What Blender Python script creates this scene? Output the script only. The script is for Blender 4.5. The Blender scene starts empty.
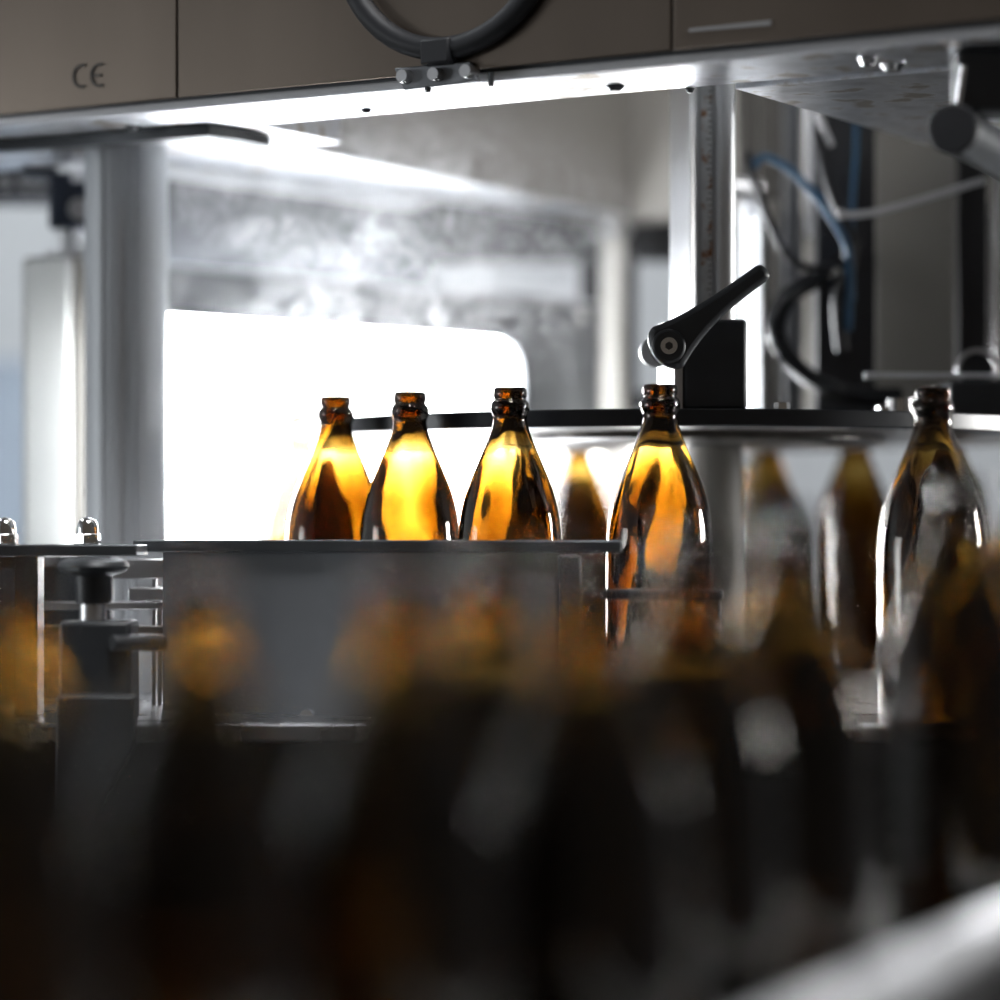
import bpy, bmesh, math, random
from mathutils import Vector, Matrix
random.seed(4)
PI = math.pi
H = 1.25                      # lens height above the hall floor
F = 3000.0
SC = bpy.context.scene
COL = SC.collection

def P(px, py, d):
    return Vector(((px - 500) / F * d, d, H + (545 - py) / F * d))
def X(px, d): return (px - 500) / F * d
def Z(py, d): return H + (545 - py) / F * d

# ------------------------------------------------------------------ materials
def nt(name):
    m = bpy.data.materials.new(name); m.use_nodes = True
    n = m.node_tree; n.nodes.clear()
    out = n.nodes.new('ShaderNodeOutputMaterial')
    return m, n, out
def surf(name, col, rough=.5, metal=0., var=.12, scale=12., stretch=(1, 1, 1), bump=0., spec=.5, spots=None, coat=0.):
    """Principled surface with a soft noise in colour, roughness and bump; spots = (colour, scale, threshold) for stains."""
    m, n, out = nt(name)
    b = n.nodes.new('ShaderNodeBsdfPrincipled'); n.links.new(b.outputs[0], out.inputs[0])
    tc = n.nodes.new('ShaderNodeTexCoord'); mp = n.nodes.new('ShaderNodeMapping')
    mp.inputs['Scale'].default_value = stretch
    n.links.new(tc.outputs['Object'], mp.inputs[0])
    nz = n.nodes.new('ShaderNodeTexNoise'); nz.inputs['Scale'].default_value = scale; nz.inputs['Detail'].default_value = 5
    n.links.new(mp.outputs[0], nz.inputs['Vector'])
    cr = n.nodes.new('ShaderNodeValToRGB')
    cr.color_ramp.elements[0].position = .3; cr.color_ramp.elements[1].position = .7
    lo = [max(0, c * (1 - var)) for c in col]; hi = [min(1, c * (1 + var)) for c in col]
    cr.color_ramp.elements[0].color = (*lo, 1); cr.color_ramp.elements[1].color = (*hi, 1)
    n.links.new(nz.outputs[0], cr.inputs[0])
    csock = cr.outputs[0]
    if spots:
        n2 = n.nodes.new('ShaderNodeTexNoise'); n2.inputs['Scale'].default_value = spots[1]; n2.inputs['Detail'].default_value = 6
        n.links.new(tc.outputs['Object'], n2.inputs['Vector'])
        r2 = n.nodes.new('ShaderNodeValToRGB'); r2.color_ramp.elements[0].position = spots[2]; r2.color_ramp.elements[1].position = spots[2] + .08
        n.links.new(n2.outputs[0], r2.inputs[0])
        mx = n.nodes.new('ShaderNodeMix'); mx.data_type = 'RGBA'
        n.links.new(r2.outputs[0], mx.inputs[0]); n.links.new(csock, mx.inputs[6]); mx.inputs[7].default_value = (*spots[0], 1)
        csock = mx.outputs[2]
    n.links.new(csock, b.inputs['Base Color'])
    mr = n.nodes.new('ShaderNodeMapRange'); mr.inputs[3].default_value = rough * .8; mr.inputs[4].default_value = min(1, rough * 1.2)
    n.links.new(nz.outputs[0], mr.inputs[0]); n.links.new(mr.outputs[0], b.inputs['Roughness'])
    b.inputs['Metallic'].default_value = metal
    b.inputs['Specular IOR Level'].default_value = spec
    b.inputs['Coat Weight'].default_value = coat
    if bump:
        bp = n.nodes.new('ShaderNodeBump'); bp.inputs['Strength'].default_value = bump; bp.inputs['Distance'].default_value = .002
        n.links.new(nz.outputs[0], bp.inputs['Height']); n.links.new(bp.outputs[0], b.inputs['Normal'])
    return m
def emis(name, col, strength):
    m, n, out = nt(name)
    e = n.nodes.new('ShaderNodeEmission'); e.inputs[0].default_value = (*col, 1); e.inputs[1].default_value = strength
    n.links.new(e.outputs[0], out.inputs[0]); return m
def amber():
    m, n, out = nt('amber_glass')
    g = n.nodes.new('ShaderNodeBsdfGlass'); g.inputs['IOR'].default_value = 1.5; g.inputs['Roughness'].default_value = 0.0
    g.inputs['Color'].default_value = (1, .97, .92, 1)
    tc = n.nodes.new('ShaderNodeTexCoord')
    nz = n.nodes.new('ShaderNodeTexNoise'); nz.inputs['Scale'].default_value = 45; nz.inputs['Detail'].default_value = 2
    mp = n.nodes.new('ShaderNodeMapping'); mp.inputs['Scale'].default_value = (1, 1, .35)
    n.links.new(tc.outputs['Object'], mp.inputs[0]); n.links.new(mp.outputs[0], nz.inputs['Vector'])
    bp = n.nodes.new('ShaderNodeBump'); bp.inputs['Strength'].default_value = .25; bp.inputs['Distance'].default_value = .0018
    n.links.new(nz.outputs[0], bp.inputs['Height']); n.links.new(bp.outputs[0], g.inputs['Normal'])
    v = n.nodes.new('ShaderNodeVolumeAbsorption'); v.inputs[0].default_value = (.588, .455, 0, 1); v.inputs[1].default_value = 1420
    n.links.new(g.outputs[0], out.inputs[0]); n.links.new(v.outputs[0], out.inputs[1])
    return m

M = {}
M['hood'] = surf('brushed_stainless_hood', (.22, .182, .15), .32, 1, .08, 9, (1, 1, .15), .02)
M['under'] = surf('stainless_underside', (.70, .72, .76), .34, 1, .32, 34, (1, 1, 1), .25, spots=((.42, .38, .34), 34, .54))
M['steel'] = surf('satin_stainless', (.66, .66, .67), .32, 1, .08, 16, (1, 1, .1), .02)
M['alu'] = surf('anodised_aluminium', (.56, .585, .61), .45, .15, .06, 30, (1, 1, .06), .03)
M['chrome'] = surf('polished_steel', (.80, .80, .80), .12, 1, .04, 10)
M['grease'] = surf('oily_machined_steel', (.20, .19, .18), .32, 1, .25, 40, (1, 1, 1), .12)
M['greypaint'] = surf('light_grey_enamel', (.68, .69, .67), .5, 0, .04, 8, bump=.02)
M['whitepaint'] = surf('white_enamel', (.80, .82, .85), .4, 0, .03, 8)
M['graypanel'] = surf('warm_grey_panel', (.30, .285, .26), .5, 0, .06, 6, bump=.02)
M['darkpanel'] = surf('dark_grey_panel', (.085, .09, .10), .5, 0, .1, 6)
M['black'] = surf('black_plastic', (.028, .031, .035), .42, 0, .15, 40, bump=.05)
M['rim'] = surf('black_wheel_plastic', (.016, .018, .022), .36, 0, .15, 30, bump=.04)
M['apron'] = surf('black_coated_sheet', (.010, .010, .011), .55, 0, .2, 20, bump=.05)
M['sheet'] = surf('dark_stainless_sheet', (.22, .23, .245), .5, .6, .08, 10, (.2, 1, 1), .03)
M['plate'] = surf('dark_machine_plate', (.07, .075, .08), .35, .6, .12, 22, bump=.03)
M['blueblock'] = surf('navy_plastic_block', (.012, .018, .032), .4, 0, .1, 30)
M['hose'] = surf('blue_air_hose', (.03, .10, .19), .35, 0, .05, 30)
M['cable'] = surf('black_cable_sheath', (.012, .012, .015), .4, 0, .1, 30)
M['tie'] = surf('clear_white_nylon', (.62, .62, .64), .35, 0, .04, 30)
M['ink'] = surf('dark_ink', (.045, .04, .036), .6, 0, .05, 20)
M['floor'] = surf('sealed_concrete', (.16, .16, .16), .5, 0, .2, 3, bump=.05)
M['wall'] = surf('white_hall_wall', (.74, .77, .80), .7, 0, .05, 2, bump=.03)
M['bluewall'] = surf('pale_blue_partition', (.42, .50, .60), .6, 0, .05, 2)
M['framedark'] = surf('dark_frame_enamel', (.035, .036, .04), .5, 0, .1, 8)
M['gloss'] = surf('glossy_black_conduit', (.02, .021, .024), .22, 0, .1, 40)
M['doorsteel'] = surf('brushed_door_steel', (.27, .285, .30), .42, .7, .08, 12, (1, 1, .2), .03)
M['upright'] = surf('brown_grey_steel', (.08, .075, .068), .5, .3, .08, 8)
M['tube'] = surf('satin_tube_steel', (.70, .71, .72), .36, .75, .06, 16, (1, 1, .1), .02)
M['scale'] = surf('rusty_scale_strip', (.66, .68, .70), .45, .1, .15, 60, spots=((.33, .13, .035), 70, .54))
M['belt'] = surf('black_conveyor_chain', (.012, .012, .012), .6, 0, .2, 30, bump=.1)
M['deck'] = surf('wet_stainless_deck', (.55, .56, .58), .28, 1, .15, 30, bump=.15)
M['rubber'] = surf('black_rubber', (.010, .011, .014), .55, 0, .1, 30)
M['rail'] = surf('bright_guide_tube', (.82, .83, .84), .35, 0, .03, 10)
M['cream'] = surf('cream_post_enamel', (.70, .68, .63), .35, 0, .03, 8)
M['glass'] = amber()
M['pane'] = emis('backlit_white_pane', (.94, .97, 1.0), 27.0)

def perforated():
    m, n, out = nt('perforated_steel')
    b = n.nodes.new('ShaderNodeBsdfPrincipled'); n.links.new(b.outputs[0], out.inputs[0])
    b.inputs['Metallic'].default_value = .9; b.inputs['Roughness'].default_value = .35
    tc = n.nodes.new('ShaderNodeTexCoord'); v = n.nodes.new('ShaderNodeTexVoronoi'); v.inputs['Scale'].default_value = 260; v.inputs['Randomness'].default_value = 0
    n.links.new(tc.outputs['Object'], v.inputs['Vector'])
    r = n.nodes.new('ShaderNodeValToRGB'); r.color_ramp.elements[0].position = .30; r.color_ramp.elements[1].position = .36
    r.color_ramp.elements[0].color = (.03, .03, .03, 1); r.color_ramp.elements[1].color = (.7, .68, .64, 1)
    n.links.new(v.outputs['Distance'], r.inputs[0]); n.links.new(r.outputs[0], b.inputs['Base Color'])
    return m
M['perf'] = perforated()

# ------------------------------------------------------------------ mesh helpers
class MB:
    def __init__(s): s.bm = bmesh.new()
    def _add(s, verts, faces, smooth):
        vs = [s.bm.verts.new(v) for v in verts]
        for f in faces:
            try:
                fc = s.bm.faces.new([vs[i] for i in f]); fc.smooth = smooth
            except ValueError: pass
        return s
    def prism(s, poly, z0, z1):
        """upright prism over an xy polygon"""
        n = len(poly)
        v = [(p[0], p[1], z0) for p in poly] + [(p[0], p[1], z1) for p in poly]
        f = [tuple(range(n - 1, -1, -1)), tuple(range(n, 2 * n))] + [(i, (i + 1) % n, n + (i + 1) % n, n + i) for i in range(n)]
        return s._add(v, f, False)
    def box(s, x0, x1, y0, y1, z0, z1):
        return s.prism([(x0, y0), (x1, y0), (x1, y1), (x0, y1)], z0, z1)
    def xprism(s, poly, y0, y1):
        """prism over an xz polygon, running along y"""
        n = len(poly)
        v = [(p[0], y0, p[1]) for p in poly] + [(p[0], y1, p[1]) for p in poly]
        f = [tuple(range(n)), tuple(range(2 * n - 1, n - 1, -1))] + [(i, n + i, n + (i + 1) % n, (i + 1) % n) for i in range(n)]
        return s._add(v, f, False)
    def slab(s, a, b, t, z0, z1):
        """upright slab from xy point a to b, thickness t towards the left-hand normal"""
        a, b = Vector(a[:2]), Vector(b[:2]); d = (b - a).normalized(); nrm = Vector((-d.y, d.x)) * t
        return s.prism([a, b, b + nrm, a + nrm], z0, z1)
    def cyl(s, p0, p1, r0, r1=None, n=32, caps=True):
        r1 = r0 if r1 is None else r1
        return s.loft([(p0, r0), (p1, r1)], n, caps)
    def loft(s, rings, n=32, caps=True):
        pts = [Vector(r[0]) for r in rings]
        base = len(s.bm.verts); fs = []; vs = []
        up = None
        for i, (p, r) in enumerate(rings):
            t = (pts[min(i + 1, len(pts) - 1)] - pts[max(i - 1, 0)]).normalized()
            if up is None:
                up = Vector((0, 0, 1)) if abs(t.z) < .9 else Vector((1, 0, 0))
            u = (up - t * up.dot(t)).normalized(); w = t.cross(u); up = u
            for k in range(n):
                a = 2 * PI * k / n
                vs.append(pts[i] + (u * math.cos(a) + w * math.sin(a)) * r)
        for i in range(len(rings) - 1):
            for k in range(n):
                k2 = (k + 1) % n
                fs.append((i * n + k, i * n + k2, (i + 1) * n + k2, (i + 1) * n + k))
        if caps:
            fs.append(tuple(range(n - 1, -1, -1))); fs.append(tuple((len(rings) - 1) * n + k for k in range(n)))
        return s._add(vs, fs, True)
    def tube(s, pts, r, n=16, sub=8):
        """round tube through points (Catmull-Rom)"""
        pts = [Vector(p) for p in pts]; out = []
        for i in range(len(pts) - 1):
            p0, p1, p2, p3 = pts[max(i - 1, 0)], pts[i], pts[i + 1], pts[min(i + 2, len(pts) - 1)]
            for k in range(sub):
                t = k / sub
                out.append(.5 * ((2 * p1) + (p2 - p0) * t + (2 * p0 - 5 * p1 + 4 * p2 - p3) * t * t + (3 * p1 - p0 - 3 * p2 + p3) * t ** 3))
        out.append(pts[-1])
        rr = r if callable(r) else (lambda t: r)
        return s.loft([(p, rr(i / (len(out) - 1))) for i, p in enumerate(out)], n)
    def lathe(s, prof, c, n=64, closed=False, wob=None):
        """profile of (r, z) turned about a vertical axis through c"""
        c = Vector(c); vs = []; rows = []; fs = []
        for j, (r, z) in enumerate(prof):
            if r < 1e-6:
                rows.append([len(vs)]); vs.append(c + Vector((0, 0, z)))
            else:
                rows.append(list(range(len(vs), len(vs) + n)))
                for k in range(n):
                    a = 2 * PI * k / n; q = r + (wob(j, a, z) if wob else 0)
                    vs.append(c + Vector((q * math.cos(a), q * math.sin(a), z)))
        m = len(rows)
        for j in range(m if closed else m - 1):
            A, B = rows[j], rows[(j + 1) % m]
            if len(A) == 1 and len(B) == 1: continue
            for k in range(n):
                k2 = (k + 1) % n
                if len(A) == 1: fs.append((A[0], B[k2], B[k]))
                elif len(B) == 1: fs.append((A[k], A[k2], B[0]))
                else: fs.append((A[k], A[k2], B[k2], B[k]))
        return s._add(vs, fs, True)
    def hexnut(s, c, r, z0, z1, rot=0):
        return s.prism([(c[0] + r * math.cos(rot + PI / 3 * k), c[1] + r * math.sin(rot + PI / 3 * k)) for k in range(6)], z0, z1)

def setp(o, label=None, cat=None, group=None, kind=None):
    if label: o['label'] = label
    if cat: o['category'] = cat
    if group: o['group'] = group
    if kind: o['kind'] = kind
    return o
def empty(name, loc, label, cat, group=None):
    o = bpy.data.objects.new(name, None); COL.objects.link(o); o.location = loc; o.empty_display_size = .02
    return setp(o, label, cat, group)
def wloc(o):
    v = Vector(o.location); p = o.parent
    while p is not None: v = v + Vector(p.location); p = p.parent
    return v
def obj(name, mb, mat, parent=None, label=None, bevel=0., angle=35, origin=None):
    bm = mb.bm
    bmesh.ops.recalc_face_normals(bm, faces=bm.faces)
    lo = Vector((min(v.co.x for v in bm.verts), min(v.co.y for v in bm.verts), min(v.co.z for v in bm.verts)))
    hi = Vector((max(v.co.x for v in bm.verts), max(v.co.y for v in bm.verts), max(v.co.z for v in bm.verts)))
    o0 = Vector(origin) if origin else Vector(((lo.x + hi.x) / 2, (lo.y + hi.y) / 2, lo.z))
    bmesh.ops.translate(bm, verts=bm.verts, vec=-o0)
    me = bpy.data.meshes.new(name); bm.to_mesh(me); bm.free()
    for p in me.polygons: p.use_smooth = True
    me.set_sharp_from_angle(angle=math.radians(angle))
    me.materials.append(mat if not isinstance(mat, str) else M[mat])
    o = bpy.data.objects.new(name, me); COL.objects.link(o)
    if parent is not None:
        o.parent = parent; o.location = o0 - wloc(parent)
    else: o.location = o0
    if bevel:
        bv = o.modifiers.new('bevel', 'BEVEL'); bv.width = bevel; bv.segments = 2; bv.limit_method = 'ANGLE'; bv.angle_limit = math.radians(40); bv.harden_normals = False
    if label: o['label'] = label
    return o
def thing(name, mb, mat, label, cat, group=None, **k):
    return setp(obj(name, mb, mat, None, **k), label, cat, group)
def struct(name, mb, mat, **k):
    return setp(obj(name, mb, mat, None, **k), kind='structure')

DA = Vector((.515, .857, 0)).normalized()          # machine's depth axis (recedes to the right)
DB = Vector((.857, -.515, 0)).normalized()         # machine's front axis (comes closer to the right)
ZU = H + .322                                      # underside of the hood

# ------------------------------------------------------------------ hall
struct('floor', MB().box(-4, 5, -1.0, 6.2, -.1, 0), 'floor')
struct('wall_back', MB().box(-4, 5, 6.2, 6.35, 0, 4.2), 'wall')
struct('wall_left', MB().box(-4.15, -4, -1.0, 6.35, 0, 4.2), 'wall')
bp = thing('partition_screen', MB().box(-1.6, -.62, 4.2, 4.26, 0, H + .26), 'bluewall', 'pale blue free-standing partition seen past the grey post at the far left', 'partition')

# ------------------------------------------------------------------ hood
hood = empty('machine_hood', (0.1656, 2.1, ZU), 'long stainless hood across the top with a bright underside and CE mark', 'hood')
fl0 = Vector((-.383, 2.3, 0)) - DB * .5            # front lower edge, left end
fl1 = Vector((.317, 1.9, 0)) + DB * .4
TOP = ZU + .40
def front_pt(px):
    """point on the front lower edge under pixel column px"""
    k = (px - 500) / F
    a, d = Vector((-.383, 2.3, 0)), DB
    t = (k * a.y - a.x) / (d.x - k * d.y)
    return a + d * t
W_ = DA * .093
def panel(px0, px1, name, gap=.0008):
    a, b = front_pt(px0) + DB * gap, front_pt(px1) - DB * gap
    return obj(name, MB().prism([a, b, b + DA * .004, a + DA * .004], ZU + .008, TOP), 'hood', hood, bevel=.0008)
panel(-260, 177, 'front_panel'); panel(177, 672, 'front_panel'); panel(672, 1150, 'front_panel')
# backing, lower lip and underside strip
obj('lower_lip', MB().prism([fl0 - DA * .003, fl1 - DA * .003, fl1 + DA * .006, fl0 + DA * .006], ZU, ZU + .0065), 'whitepaint', hood, 'folded steel lip, whitened for its highlight', bevel=.002)  # white colour stands in for light caught along the steel edge
a, b = fl0, fl1
obj('beam_core', MB().prism([a + DA * .005, b + DA * .005, b + W_, a + W_], ZU + .003, TOP - .004), 'sheet', hood)
kx = front_pt(735) + W_                            # inner corner where the right arm starts
mb = MB()
mb.prism([a + DA * .006, b + DA * .006, b + W_, a + W_], ZU, ZU + .0028)
obj('underside_strip', mb, 'under', hood)
c0 = Vector((.1656, 2.114, 0))
obj('corner_underside', MB().prism([c0, c0 + DB * .75, c0 + DB * .75 + DA * .9, c0 + DA * .9], ZU - .0008, ZU + .03), 'under', hood, 'stained steel underside of the side arm', bevel=.001)
obj('side_arm', MB().prism([c0 + DA * .004 + DB * .004, c0 + DB * .74 + DA * .004, c0 + DB * .74 + DA * .88, c0 + DA * .88 + DB * .004], ZU + .03, TOP), 'graypanel', hood)
# left arm running back
l0 = Vector((-.196, 2.356, 0)) - DA * .049; l1 = Vector((.096, 2.884, 0)) + DA * .06
obj('rear_arm', MB().prism([l0, l1, l1 - DB * .06, l0 - DB * .20], ZU, TOP), 'graypanel', hood, 'steel arm running back over the bottles, lit from below', bevel=.002)
obj('rear_arm_underside', MB().prism([l0, l1, l1 - DB * .058, l0 - DB * .19], ZU - .0012, ZU), 'under', hood)
# far cross arm
f0 = l1 + DA * .002 - DB * .08; f1 = f0 + DB * .62
obj('cross_arm', MB().prism([f0, f1, f1 + DA * .06, f0 + DA * .06], ZU - .001, TOP), 'graypanel', hood, bevel=.002)
# left wing of the underside
w0 = front_pt(172) + W_; 
obj('left_wing', MB().prism([w0, w0 + DA * .13, w0 + DA * .13 - DB * .45, w0 - DB * .45], ZU + .0005, ZU + .05), 'under', hood, bevel=.001)
# curved flange under the wing
def ribbon(pts, z0, z1, t):
    mb = MB(); pts = [Vector(p) for p in pts]
    left, right = [], []
    for i, p in enumerate(pts):
        d = (pts[min(i + 1, len(pts) - 1)] - pts[max(i - 1, 0)]); d.z = 0; d.normalize(); nrm = Vector((-d.y, d.x, 0))
        left.append(p + nrm * t / 2); right.append(p - nrm * t / 2)
    n = len(pts)
    vs = [(v.x, v.y, z0) for v in left] + [(v.x, v.y, z0) for v in right] + [(v.x, v.y, z1) for v in left] + [(v.x, v.y, z1) for v in right]
    fs = []
    for i in range(n - 1):
        fs += [(i, i + 1, n + i + 1, n + i), (2 * n + i, 3 * n + i, 3 * n + i + 1, 2 * n + i + 1), (i, 2 * n + i, 2 * n + i + 1, i + 1), (n + i, n + i + 1, 3 * n + i + 1, 3 * n + i)]
    fs += [(0, n, 3 * n, 2 * n), (n - 1, 3 * n - 1, 4 * n - 1, 2 * n - 1)]
    return mb._add(vs, fs, False)
zf = ZU - .009
fp = [(-40, 154), (0, 152), (60, 149), (120, 144), (175, 139), (208, 136.5), (232, 140), (262, 147)]
obj('flange', ribbon([P(x, y, (zf - H) * F / (545 - y)) for x, y in fp], zf - .0005, zf + .0088, .016), 'plate', hood, 'dark curved flange', bevel=.0008)
# screw heads and slots in the strip
def underpt(px, py): 
    d = .322 * F / (545 - py); return Vector((X(px, d), d, ZU))
for px, py, r in ((133, 126, .006), (366, 109, .004), (615, 86, .006), (690, 88, .003)):
    q = underpt(px, py)
    obj('screw_head', MB().lathe([(0, -.0035), (r * .6, -.0032), (r, -.001), (r * 1.1, 0)], (q.x, q.y, ZU - .0001), 20), 'plate', hood)
for px, py, r in ((893, 63, .008), (868, 57, .006)):
    q = underpt(px, py)
    obj('screw_head', MB().lathe([(0, -.005), (r * .7, -.0045), (r, -.001), (r * 1.1, 0)], (q.x, q.y, ZU - .001), 20), 'chrome', hood)
# CE mark: two ring sectors on the front panel
def facept(px, py, off=.0006):
    """point on the hood's front face seen at a pixel"""
    q = front_pt(px) - DA * off
    d = q.y
    return Vector((q.x, q.y, Z(py, d)))
def arc_mark(px, py, r, bar):
    c = facept(px, py); mb = MB(); vs, fs = [], []
    t = .22 * r; n = 20
    for k in range(n + 1):
        an = math.radians(68 + 224 * k / n)
        for rr in (r, r - t):
            for of in (0, .0005):
                vs.append(c + DB * (rr * math.cos(an)) + Vector((0, 0, rr * math.sin(an))) - DA * of)
    for k in range(n):
        i = 4 * k
        fs += [(i + 1, i + 5, i + 7, i + 3), (i, i + 2, i + 6, i + 4), (i, i + 4, i + 5, i + 1), (i + 2, i + 3, i + 7, i + 6)]
    mb._add(vs, fs, False)
    if bar:
        q = [c + DB * x + Vector((0, 0, z)) for x, z in ((-r * .95, -t / 2), (r * .15, -t / 2), (r * .15, t / 2), (-r * .95, t / 2))]
        mb._add(q + [v - DA * .0005 for v in q], [(4, 5, 6, 7), (0, 3, 2, 1), (0, 1, 5, 4), (1, 2, 6, 5), (2, 3, 7, 6), (3, 0, 4, 7)], False)
    return mb
obj('ce_letter', arc_mark(82.5, 76, .0092, False), 'ink', hood)
obj('ce_letter', arc_mark(100.5, 75, .0092, True), 'ink', hood)
q0, q1 = facept(690, 32), facept(772, 25)
mb = MB()
mb._add([q0, q1, q1 + Vector((0, 0, .003)), q0 + Vector((0, 0, .002)), q0 - DA * .001, q1 - DA * .001, q1 - DA * .001 + Vector((0, 0, .003)), q0 - DA * .001 + Vector((0, 0, .002))],
        [(0, 1, 2, 3), (4, 5, 6, 7), (0, 1, 5, 4), (1, 2, 6, 5), (2, 3, 7, 6), (3, 0, 4, 7)], False)
obj('tape_scrap', mb, 'steel', hood)
# rubber ring with its hinge plate on the front face
c = facept(450, -75, .005); rr = .086
ring = [(c + DB * (rr * math.cos(2 * PI * k / 48)) + Vector((0, 0, rr * math.sin(2 * PI * k / 48)))) for k in range(49)]
obj('ring_gasket', MB().loft([(p, .0082) for p in ring], 14, False), 'rubber', hood, 'black rubber ring on the hood face')
e0, e1 = facept(400, 78), facept(482, 78)
zt = facept(440, 66).z; zb = facept(440, 87).z
mb = MB()
qs = [facept(398, 69), facept(474, 62), facept(482, 82), facept(408, 91)]
mb._add([v for v in qs] + [v - DA * .005 for v in qs], [(0, 1, 2, 3), (7, 6, 5, 4), (0, 1, 5, 4), (1, 2, 6, 5), (2, 3, 7, 6), (3, 0, 4, 7)], False)
hp = obj('hinge_plate', mb, 'sheet', hood, bevel=.001)
for px, py in ((411, 78), (442, 76), (474, 73)):
    q = facept(px, py)
    obj('bolt', MB().cyl(q, q - DA * .012, .0052, .0045, 16), 'steel', hp)
q = facept(445, 55)
obj('ring_clip', MB().prism([q - DB * .012, q + DB * .012, q + DB * .012 - DA * .014, q - DB * .012 - DA * .014], q.z - .008, q.z + .010), 'rubber', hood, bevel=.002)
for px, py in ((428, 96), (491, 88)):
    q = front_pt(px)
    obj('hinge_pin', MB().cyl((q.x, q.y - .004, ZU - .006), (q.x, q.y - .004, ZU + .004), .0022, .0022, 10), 'plate', hood)

# ------------------------------------------------------------------ left column and grey post
ZD = H - .119                                       # deck height
cx = X(126.5, 2.42)
col = empty('round_column', (cx, 2.42, ZD), 'thick brushed aluminium column beside the bright pane', 'column')
def fluted(c, r, z0, z1):
    pts = []
    for k in range(96):
        a = 2 * PI * k / 96; q = r
        for g in (-2.0, -1.42, -1.25):
            if abs(a - 2 * PI - g) < .045: q = r - .0022
        pts.append((c[0] + q * math.cos(a), c[1] + q * math.sin(a)))
    return MB().prism(pts, z0, z1)
obj('shaft', fluted((cx, 2.42), .0335, ZD, ZU + .0005), 'alu', col, angle=25)
obj('seam_strip', MB().box(X(122, 2.386) - .0008, X(122, 2.386) + .0008, 2.3862, 2.389, ZD + .02, Z(206, 2.386)), 'steel', col)

gp = empty('grey_post', (X(55, 2.58), 2.58, ZD), 'square light grey post with black clamp on top, behind the round column', 'post')
obj('housing', MB().box(X(22, 2.55), X(71, 2.55), 2.55, 2.63, ZD, Z(256, 2.55)), 'greypaint', gp, bevel=.004)
obj('side_rail', MB().box(X(72.5, 2.55), X(96, 2.55), 2.552, 2.62, ZD, Z(254, 2.55)), 'graypanel', gp, bevel=.002)
obj('cap_plate', MB().box(X(45, 2.57), X(96, 2.57), 2.565, 2.61, Z(256, 2.55), Z(250, 2.55)), 'steel', gp, bevel=.001)
q = P(70, 250, 2.585)
obj('rod', MB().cyl((q.x, q.y, Z(250, 2.55)), (q.x, q.y, Z(226, 2.585)), .0125), 'tube', gp)
cb = obj('clamp_block', MB().box(X(48, 2.56), X(100, 2.56), 2.56, 2.62, Z(228, 2.56), ZU - .003), 'blueblock', gp, bevel=.003)
q = P(79, 209, 2.56); obj('clamp_screw', MB().cyl(q, q - Vector((0, .004, 0)), .0095, .009, 20), 'steel', cb)
q = P(79, 176, 2.56); obj('label_window', MB().box(q.x - .006, q.x + .006, 2.558, 2.561, q.z - .005, q.z + .005), 'tie', cb)
obj('arm', MB().box(X(22, 2.57), X(56, 2.57), 2.565, 2.60, Z(176, 2.57), Z(166, 2.57)), 'blueblock', gp, bevel=.002)
bm_ = empty('rear_crossbeam', (X(0, 2.75), 2.78, H + .30), 'brownish steel crossbeam behind the grey post at the far left', 'beam')
obj('beam', MB().box(X(-140, 2.75), X(62, 2.75), 2.75, 2.81, Z(200, 2.75), Z(168, 2.75)), 'framedark', bm_, bevel=.002)
for px in (6, 26, 40): 
    q = P(px, 183, 2.75); obj('stud', MB().cyl(q, q - Vector((0, .012, 0)), .006, .006, 12), 'steel', bm_)
obj('hanger', MB().box(X(-130, 2.75), X(-110, 2.75), 2.76, 2.80, Z(168, 2.75), TOP), 'graypanel', bm_)

# ------------------------------------------------------------------ guard wall with the bright pane
g0 = Vector((-.28, 2.542, 0)); gd = Vector((.319, .358, 0)).normalized(); gn = Vector((-gd.y, gd.x, 0))   # gn points away from the lens
def gpt(px, off=0):
    k = (px - 500) / F
    t = (k * g0.y - g0.x) / (gd.x - k * gd.y)
    return g0 + gd * t + gn * off
guard = empty('guard_door', gpt(400), 'steel guard door with a glowing white rounded pane behind the bottles', 'door')
zt = H + .234; zw = H + .1985; zl = H - .085; zb = ZD + .001
xa, xb, xc, xd = 100., 134., 523., 603.
def gcoord(px): return (gpt(px) - g0).dot(gd)
# frame face with rounded window: build as outer rectangle minus rounded rectangle
def rrect(u0, u1, v0, v1, r, n=8):
    pts = []
    for cx_, cz_, s in ((u1 - r, v1 - r, 0), (u0 + r, v1 - r, 90), (u0 + r, v0 + r, 180), (u1 - r, v0 + r, 270)):
        for k in range(n + 1):
            a = math.radians(s + 90 * k / n); pts.append((cx_ + r * math.cos(a), cz_ + r * math.sin(a)))
    return pts
ui0, ui1, uo0, uo1 = gcoord(xb), gcoord(xc), gcoord(xa), gcoord(xd)
inner = rrect(ui0, ui1, zl, zw, .034)
def ray_out(u, v):
    cu, cv = (ui0 + ui1) / 2, (zl + zw) / 2; du, dv = u - cu, v - cv; best = 1e9
    for lim, comp, c_ in ((uo0, du, cu), (uo1, du, cu), (zb, dv, cv), (zt, dv, cv)):
        if abs(comp) > 1e-9:
            t = (lim - c_) / comp
            if t > 0: best = min(best, t)
    return (cu + du * best, cv + dv * best)
outer = [ray_out(*p) for p in inner]
def w3(u, v, off): 
    q = g0 + gd * u + gn * off; return Vector((q.x, q.y, v))
n = len(inner); vs = []
for off in (0, .018):
    vs += [w3(*p, off) for p in inner] + [w3(*p, off) for p in outer]
fs = []
for i in range(n):
    j = (i + 1) % n
    fs += [(i, j, n + j, n + i), (2 * n + i, 3 * n + i, 3 * n + j, 2 * n + j), (i, 2 * n + i, 2 * n + j, j), (n + i, n + j, 3 * n + j, 3 * n + i)]
obj('door_leaf', MB()._add(vs, fs, False), 'doorsteel', guard)
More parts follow.
